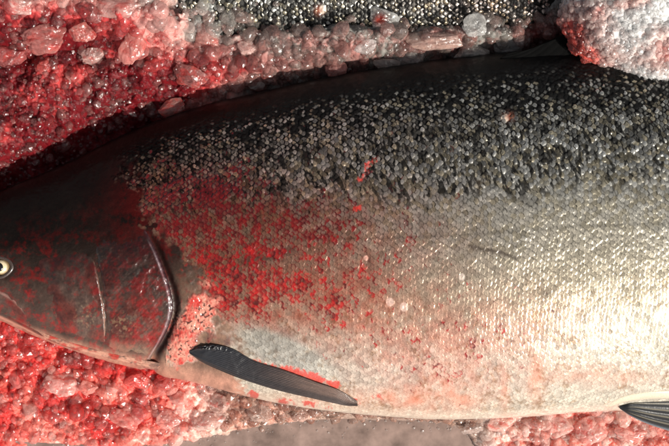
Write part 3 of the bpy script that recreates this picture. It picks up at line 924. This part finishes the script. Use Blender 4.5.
def granules(pos_mm, size_mm, cols, sub=2, nvar=28, seed=500, smooth_frac=0.25):
    """one mesh of many small lumps; pos in plan mm with height, returns mesh with the stain attribute"""
    VS, FS, CS, SM = [], [], [], []
    base = 0
    var = rng.integers(0, nvar, len(pos_mm))
    R = rot_batch(len(pos_mm))
    X, Y = plan(pos_mm[:, 0], pos_mm[:, 1])
    C = np.stack([X, Y, pos_mm[:, 2] * U], -1)
    for k in range(nvar):
        idx = np.where(var == k)[0]
        if len(idx) == 0: continue
        v, f = crystal(sub, seed + k, 8, 0.035)
        vv = np.einsum('nij,mj->nmi', R[idx], v) * (size_mm[idx] * U)[:, None, None]
        vv = vv * np.array([1, 1, 0.85]) + C[idx][:, None, :]
        nV = len(v)
        ff = f[None] + (np.arange(len(idx)) * nV)[:, None, None] + base
        base += nV * len(idx)
        VS.append(vv.reshape(-1, 3)); FS.append(ff.reshape(-1, 3))
        CS.append(np.repeat(cols[idx], nV, 0))
        SM.append(np.full(len(ff.reshape(-1, 3)), k < nvar * smooth_frac))
    me = mesh_np('crushed_ice', np.concatenate(VS), np.concatenate(FS), np.concatenate(SM))
    set_col(me, 'stain', np.concatenate(CS))
    return me

def scatter(n, x0, x1, y0, y1):
    return rng.uniform(x0, x1, n), rng.uniform(y0, y1, n)

def build_crushed():
    xs, ys, ss, up = [], [], [], []
    # upper bed
    x, y = scatter(15000, -130, 800, -110, 240)
    t = yT(np.clip(x, -100, 1180))
    k = y < t + 1 - 3 * rng.random(len(x)); x, y = x[k], y[k]
    s = np.exp(rng.normal(1.05, 0.50, len(x))) * lerp(0.9, 1.2, sstep(120, 260, x)) * lerp(0.75, 1.0, sstep(110, 50, y))
    # thinner cover over the strip of the second fish
    edge_ = 31 - 0.00065 * (x - 370) ** 2 + (fbm(x / 22, y / 22, 601, 3) - .5) * 34
    strip = (y < edge_) & (x > 135 + 95 * fbm(y / 13, x / 30, 603, 2)) & (x < 575)
    keep = ~(strip & ((rng.random(len(x)) < 0.93) | (s > 3.4)))
    xs.append(x[keep]); ys.append(y[keep]); ss.append(s[keep])
    # lower bed
    x, y = scatter(9000, -130, 800, 300, 520)
    b = yB(np.clip(x, -100, 1180)); w = yW(x)
    k = (y > b - 3) & (y < w + rng.normal(-3, 2, len(x))); x, y = x[k], y[k]
    s = np.exp(rng.normal(1.0, 0.50, len(x)))
    xs.append(x); ys.append(y); ss.append(s)
    # small bright splinters lying on top
    x, y = scatter(9000, -40, 720, -40, 460)
    t = yT(np.clip(x, -100, 1180)); b = yB(np.clip(x, -100, 1180))
    k = ((y < t - 2) | ((y > b + 1) & (y < yW(x) - 2))) & ~((y < 30 - 0.0009 * (x - 350) ** 2) & (x > 175) & (x < 575))
    x, y = x[k], y[k]
    xs.append(x); ys.append(y); ss.append(np.clip(np.exp(rng.normal(0.1, 0.35, len(x))), 0.6, 2.2))
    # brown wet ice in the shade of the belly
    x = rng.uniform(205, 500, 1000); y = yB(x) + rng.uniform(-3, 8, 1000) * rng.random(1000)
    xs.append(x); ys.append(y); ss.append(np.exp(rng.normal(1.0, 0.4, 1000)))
    x = np.concatenate(xs); y = np.concatenate(ys); s = np.concatenate(ss)
    s = np.clip(s, 0.8, 8.0)
    z = bed_h(x, y) + (slush(x, y)[0] - 2.5) + s * rng.uniform(-0.5, 0.55, len(x))
    z = np.maximum(z, -1)
    # bits that lie on the second fish's scales
    qx, qy = CX - x, CY - y
    onf = (y < 42) & (y > -60) & (x > 150) & (x < 600)
    z = np.where(onf, np.maximum(z, surf_z(np.clip(qx, 0, 800), qy) / U - 48 + 0.3 * s), z)
    z = np.where((x > 200) & (x < 505) & (y > yB(np.clip(x, 0, 600)) - 4), np.maximum(z, 2.0), z)
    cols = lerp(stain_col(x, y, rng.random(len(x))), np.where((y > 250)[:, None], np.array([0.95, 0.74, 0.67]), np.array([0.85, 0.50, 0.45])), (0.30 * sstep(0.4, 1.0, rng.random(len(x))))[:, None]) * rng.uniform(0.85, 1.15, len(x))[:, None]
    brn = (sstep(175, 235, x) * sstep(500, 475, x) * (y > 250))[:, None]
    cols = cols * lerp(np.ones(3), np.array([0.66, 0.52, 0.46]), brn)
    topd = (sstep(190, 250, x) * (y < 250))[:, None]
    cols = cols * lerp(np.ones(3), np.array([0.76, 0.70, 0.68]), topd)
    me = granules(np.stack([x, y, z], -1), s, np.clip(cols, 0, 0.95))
    tag(link('crushed_ice', me, M_GRAN), 'blood stained crushed ice packed all round the salmon', 'ice', kind='stuff')
build_crushed()

# ------------------------------------------------------------------ the big white clump on the back
def build_clump():
    root_c = np.array([655.0, 18.0])
    outline = interp([(-math.pi, 94), (-2.6, 92), (-2.2, 90), (-1.6, 100), (-0.8, 110), (0, 110), (0.8, 84), (1.3, 73), (1.65, 73), (2.0, 68), (2.35, 74), (2.75, 88), (math.pi, 94)])
    v, f = ico(7)
    ang = np.arctan2(v[:, 1] * -1, v[:, 0])          # plan y runs downwards
    R = outline(ang)
    lum = 1 + 0.05 * hnoise3(v * 3, 3) + 0.035 * hnoise3(v * 9, 4)
    cx, cy = root_c
    px = cx + v[:, 0] * R * lum * 0.96; py = cy - v[:, 1] * R * lum * 0.96
    zz = 95 + v[:, 2] * 46 * lum
    fct = (HC + ZC - zz * U) / HC
    px = 334.5 + (px - 334.5) * fct; py = 223 + (py - 223) * fct
    mm = np.stack([px, -py, zz], -1)
    nrm = v / np.array([R.mean(), R.mean(), 46.0]); nrm /= np.linalg.norm(nrm, axis=1)[:, None]
    side = px + zz * 0.7; side2 = py - zz * 0.5
    wx_ = side + (fbm(side / 7, side2 / 7, 431, 3) - .5) * 5; wy_ = side2 + (fbm(side / 7, side2 / 7, 435, 3) - .5) * 5
    a, ra = crystals(wx_, wy_, 8.0, 441); b, rb = crystals(wx_, wy_, 3.6, 451); c3, rc = crystals(side, side2, 1.9, 461)
    mm = mm + nrm * (a * 2.4 + b * 1.7 + c3 * 0.75 - 1.2)[:, None]
    X, Y = plan(mm[:, 0], -mm[:, 1])
    core = np.stack([X, Y, mm[:, 2] * U], -1)
    n = 5200
    d = rng.normal(size=(n, 3)); d /= np.linalg.norm(d, axis=1)[:, None]
    d[:, 2] = np.where(d[:, 2] < -0.35, -d[:, 2], d[:, 2])
    a2 = np.arctan2(-d[:, 1], d[:, 0]); R2 = outline(a2)
    l2 = 1 + 0.05 * hnoise3(d * 3, 3) + 0.035 * hnoise3(d * 9, 4)
    gz = 95 + d[:, 2] * 45 * l2
    gx_ = cx + d[:, 0] * R2 * l2 * 0.96; gy_ = cy - d[:, 1] * R2 * l2 * 0.96
    f2 = (HC + ZC - gz * U) / HC
    gx2 = 334.5 + (gx_ - 334.5) * f2; gy2 = 223 + (gy_ - 223) * f2
    s = np.clip(np.exp(rng.normal(0.62, 0.42, n)), 0.8, 4.2)
    def ccol(x, y, r):
        nn = fbm(x / 14, y / 12, 411, 4)
        s_ = 1.1 * gauss(x, y, 566, 40, 20, 30, 20) + 0.9 * gauss(x, y, 586, 62, 26, 14, 25) + 0.4 * gauss(x, y, 580, 45, 40, 34) + 0.55 * gauss(x, y, 668, 50, 22, 22) + 0.55 * gauss(x, y, 628, 2, 30, 7, -10) + 0.35 * gauss(x, y, 600, 18, 14, 14) + 0.2 * gauss(x, y, 640, 60, 40, 14)
        s_ = np.clip(s_ * (0.35 + 1.1 * nn) + (r - 0.5) * 0.3 + 0.3 * (fbm(x / 3, y / 3, 417, 3) - .5), 0, 1.2)
        c = lerp(np.array([0.95, 0.935, 0.92]), np.array([0.90, 0.60, 0.54]), sstep(0.05, 0.45, s_)[..., None])
        return lerp(c, np.array([0.64, 0.10, 0.08]), sstep(0.4, 1.05, s_)[..., None])
    cc = ccol(334.5 + (px - 334.5) / fct, 223 + (py - 223) / fct, np.full(len(px), 0.5))
    g = granules(np.stack([gx2, gy2, gz], -1), s, ccol(gx_, gy_, rng.random(n)), 2, 24, 900)
    gv = np.empty(len(g.vertices) * 3, np.float32); g.vertices.foreach_get('co', gv)
    gf = np.empty(len(g.loops), np.int32); g.loops.foreach_get('vertex_index', gf)
    gs = np.empty(len(g.polygons), bool); g.polygons.foreach_get('use_smooth', gs)
    gc = np.empty(len(g.vertices) * 4, np.float32); g.attributes['stain'].data.foreach_get('color', gc)
    bpy.data.meshes.remove(g)
    V = np.concatenate([core, gv.reshape(-1, 3)]); F = np.concatenate([f, gf.reshape(-1, 3) + len(core)])
    me = mesh_np('ice_clump', V, F, np.concatenate([np.full(len(f), True), gs]))
    set_col(me, 'stain', np.concatenate([cc, gc.reshape(-1, 4)[:, :3]]))
    me.materials.append(M_WHITE)
    me.polygons.foreach_set('material_index', np.concatenate([np.zeros(len(f), np.int32), np.ones(len(gs), np.int32)]))
    o = link('ice_clump', me, M_GRAN)
    tag(o, 'big white clump of packed crushed ice with red stained edge on the salmon back', 'ice clump')
build_clump()

# ------------------------------------------------------------------ single larger pieces of ice
PINK = (0.72, 0.36, 0.31); PALE = (0.74, 0.50, 0.45); GREY = (0.55, 0.53, 0.50); CLEAR = (0.68, 0.67, 0.65); RED = (0.55, 0.06, 0.05); DIM = (0.42, 0.19, 0.17); BROWN = (0.42, 0.28, 0.24)
# x, y, rx, ry, rz, colour, material, spin, height (None: on the bed), label
CH = [
 (190, 77, 16, 13, 8, DIM, 'g', 20, 'g', 'broad dull pink disc of ice half sunk beside the nape of the salmon'),
 (174, 108, 14, 8, 6, (0.40, 0.24, 0.21), 'g', -15, 'g', 'flat greyish pink slab of ice resting on the dark nape edge'),
 (382, 19, 15, 13, 9, CLEAR, 'c', 0, 'h', 'round clear ice piece with a red blood spot in its middle'),
 (248, 48, 10, 9, 8, PALE, 'g', 40, 'g', 'single rounded pale pink lump standing out among darker red ice'),
 (334, 70, 11, 10, 8, (0.48, 0.16, 0.14), 'g', 10, 'g', 'blocky dark red ice lump hanging over the back beside a black gap'),
 (366, 47, 7, 10, 7, CLEAR, 'c', 70, 'g', 'small upright whitish ice piece above the dark back'),
 (412, 57, 14, 11, 9, GREY, 'c', 0, 'g', 'squarish clear grey ice block bordering the dark back, glittering all over'),
 (389, 66, 14, 8, 7, (0.42, 0.34, 0.31), 'g', 12, 'g', 'low brownish grey ice piece left of the glittering clear block'),
 (438, 40, 27, 9, 8, (0.52, 0.36, 0.30), 'g', -3, 'g', 'longest flat tan pink slab of ice above the back'),
 (477, 26, 12, 11, 10, CLEAR, 'c', 30, 'h', 'bright white knob of ice on the scales of the second salmon'),
 (470, 54, 18, 11, 9, GREY, 'c', -8, 'g', 'wide grey ice lump dipping down onto the back of the salmon'),
 (510, 46, 14, 7, 7, (0.40, 0.38, 0.37), 'c', -15, 'g', 'narrow dark grey ice strip just left of the dorsal fin'),
 (222, 20, 14, 9, 9, (0.62, 0.48, 0.44), 'c', -15, 'g', 'glassy domed ice piece at the left end of the second salmon\'s scales'),
 (207, 38, 13, 13, 9, (0.70, 0.24, 0.20), 'g', 20, 'g', 'salmon pink ice lump with a bright top below the glassy domed piece'),
 (91, 55, 9, 11, 9, PALE, 'g', 65, 'g', 'pale peach ice chip leaning in the middle of the red ice'),
 (134, 44, 13, 17, 10, PINK, 'g', 20, 'g', 'tall knobbly pink ice cluster in the upper red ice'),
 (42, 38, 25, 14, 11, (0.62, 0.26, 0.23), 'g', -8, 'g', 'widest pink ice cluster in the upper left of the red ice'),
 (82, 32, 12, 12, 9, (0.66, 0.27, 0.23), 'g', 0, 'g', 'plump pink lump right of the widest pink cluster'),
 (20, 5, 14, 9, 8, PALE, 'g', 10, 'g', 'pale pink lump cut by the top left corner of the picture'),
 (118, 5, 22, 11, 9, (0.62, 0.38, 0.34), 'g', 5, 'g', 'broad greyish pink lump cut by the top edge above the knobbly cluster'),
 (12, 55, 14, 12, 9, (0.52, 0.15, 0.14), 'g', 0, 'g', 'dull red rounded lump cut by the left edge of the picture'),
 (45, 66, 9, 7, 7, (0.60, 0.16, 0.14), 'g', 0, 'g', 'small rosy ball of ice under the widest pink cluster'),
 (61, 386, 15, 13, 9, PALE, 'w', 5, 'g', 'palest pink ice block below the cheek of the salmon'),
 (88, 388, 10, 8, 7, (0.70, 0.36, 0.31), 'c', 20, 'g', 'glassy pink piece touching the right side of the palest block'),
 (124, 418, 16, 12, 9, (0.72, 0.36, 0.31), 'w', 25, 'g', 'frosty pink mound of ice at the water edge below the gill cover'),
 (136, 380, 12, 10, 8, (0.60, 0.12, 0.10), 'g', 0, 'g', 'deep red lump tucked under the throat of the salmon'),
 (168, 420, 12, 9, 7, (0.62, 0.40, 0.36), 'c', 10, 'g', 'pale lump at the left end of the brown meltwater'),
 (208, 420, 17, 9, 7, (0.56, 0.44, 0.40), 'c', -10, 'g', 'glassy whitish lump standing in the brown water below the pectoral fin'),
 (224, 402, 13, 10, 8, BROWN, 'g', 0, 'g', 'brownish ice lump behind the glassy whitish one'),
 (258, 413, 14, 12, 9, (0.46, 0.33, 0.29), 'c', 30, 'g', 'block of clouded ice beneath the middle of the pectoral fin'),
 (300, 416, 11, 8, 7, (0.36, 0.20, 0.17), 'g', 0, 'g', 'dark reddish brown ice lump under the tip of the pectoral fin'),
 (474, 428, 15, 8, 7, (0.46, 0.38, 0.35), 'c', 0, 'g', 'clear sparkling ice lump at the right end of the brown water'),
 (502, 424, 14, 9, 8, (0.66, 0.30, 0.26), 'g', 0, 'g', 'smooth rounded pink lump where the brown water ends'),
 (556, 427, 16, 10, 8, (0.70, 0.36, 0.32), 'c', 20, 'g', 'wet pink lump with a curled rim beneath the rear belly'),
 (592, 431, 16, 14, 9, (0.74, 0.42, 0.38), 'w', -10, 'g', 'largest pale pink lump below the pelvic fin root'),
 (630, 434, 18, 10, 8, (0.60, 0.22, 0.19), 'g', 0, 'g', 'dull red lump under the black pelvic fin'),
]
MATS = {'g': M_LUMP, 'c': M_GLASSY, 'w': M_FROST}
for i, (x, y, rx, ry, rz, col, mk, spin, where, label) in enumerate(CH):
    v, f = crystal(6, 3000 + i * 7, 12, 0.05)
    # knobbly, half melted surface: smaller grains frozen into the lump
    r = np.random.default_rng(60 + i)
    dirs = r.normal(size=(46, 3)); dirs /= np.linalg.norm(dirs, axis=1)[:, None]
    dd = v / np.linalg.norm(v, axis=1)[:, None]
    rad = r.uniform(0.20, 0.50, 46)
    dist = np.linalg.norm(dd[:, None] - dirs[None], axis=2) / rad[None]
    knob = np.sqrt(np.clip(1 - dist ** 2, 0, 1)) * rad[None] * 0.55
    d2 = r.normal(size=(260, 3)); d2 /= np.linalg.norm(d2, axis=1)[:, None]
    r2_ = r.uniform(0.07, 0.19, 260)
    q2 = np.linalg.norm(dd[:, None] - d2[None], axis=2) / r2_[None]
    k2 = (np.sqrt(np.clip(1 - q2 ** 2, 0, 1)) * r2_[None]).max(1)
    base_r = np.linalg.norm(v, axis=1) * (1 + 0.12 * hnoise3(dd * 1.6, 90 + i))
    v = dd * (base_r * 0.86 + 0.55 * knob.max(1) + 0.25 * k2)[:, None]
    a = math.radians(-spin); ca, sa = math.cos(a), math.sin(a)
    loc = np.array([v[:, 0] * rx, v[:, 1] * ry, v[:, 2] * rz])
    loc = np.stack([loc[0] * ca - loc[1] * sa, loc[0] * sa + loc[1] * ca, loc[2]], -1) * U
    hz = float(bed_h(np.array([float(x)]), np.array([float(y)]))[0])
    if where == 'h': hz += 16
    hz = max(hz, 1.0) + rz * (0.30 if hz > 3 or y < 250 else -0.25)
    if y < 250 and y > 40 and x > 160: hz = max(hz, 66)
    if where == 'h': hz = max(hz, 86)
    fct = (HC + ZC - hz * U) / HC
    me = mesh_np('ice_chunk', loc, f)
    X, Y = plan(334.5 + (x - 334.5) * fct, 223 + (y - 223) * fct)
    nn = fbm(v[:, 0] * 2.5 + 40 + i, v[:, 1] * 2.5 + 40, 77, 3)
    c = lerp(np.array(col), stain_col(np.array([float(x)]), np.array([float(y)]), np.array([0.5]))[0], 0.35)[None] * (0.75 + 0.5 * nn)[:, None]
    if i == 2:
        k = np.exp(-((v[:, 0] + 0.15) ** 2 + (v[:, 1] + 0.1) ** 2) / 0.16)
        c = lerp(c, np.array([0.62, 0.07, 0.04]), np.clip(k * 1.2, 0, 1)[:, None])
    elif x < 230 or x > 490 and y > 300:
        c = lerp(c, np.array([0.58, 0.07, 0.055]), (sstep(0.5, 0.75, nn) * 0.7)[:, None])
    set_col(me, 'stain', np.clip(c * (1.25 if y < 250 else 1.3), 0, 0.95))
    o = link('ice_chunk', me, MATS[mk])
    o.location = (float(X), float(Y), hz * U)
    tag(o, label, 'ice chunk', 'larger lumps of ice around the fish')

# tiny bits of ice and bubbles adrift on the meltwater: too many to count
n = 260
x = rng.uniform(-20, 490, n); y = yW(x) + rng.uniform(-3, 22, n) * rng.random(n) ** 1.5
s = np.clip(np.exp(rng.normal(-0.3, 0.4, n)), 0.4, 2.0)
me = granules(np.stack([x, y, 0.4 + 0.3 * s], -1), s, np.tile([0.6, 0.5, 0.46], (n, 1)), 2, 8, 1500)
tag(link('floating_ice_bits', me, M_CLEAR), 'tiny ice bits drifting on the brown meltwater', 'ice', kind='stuff')
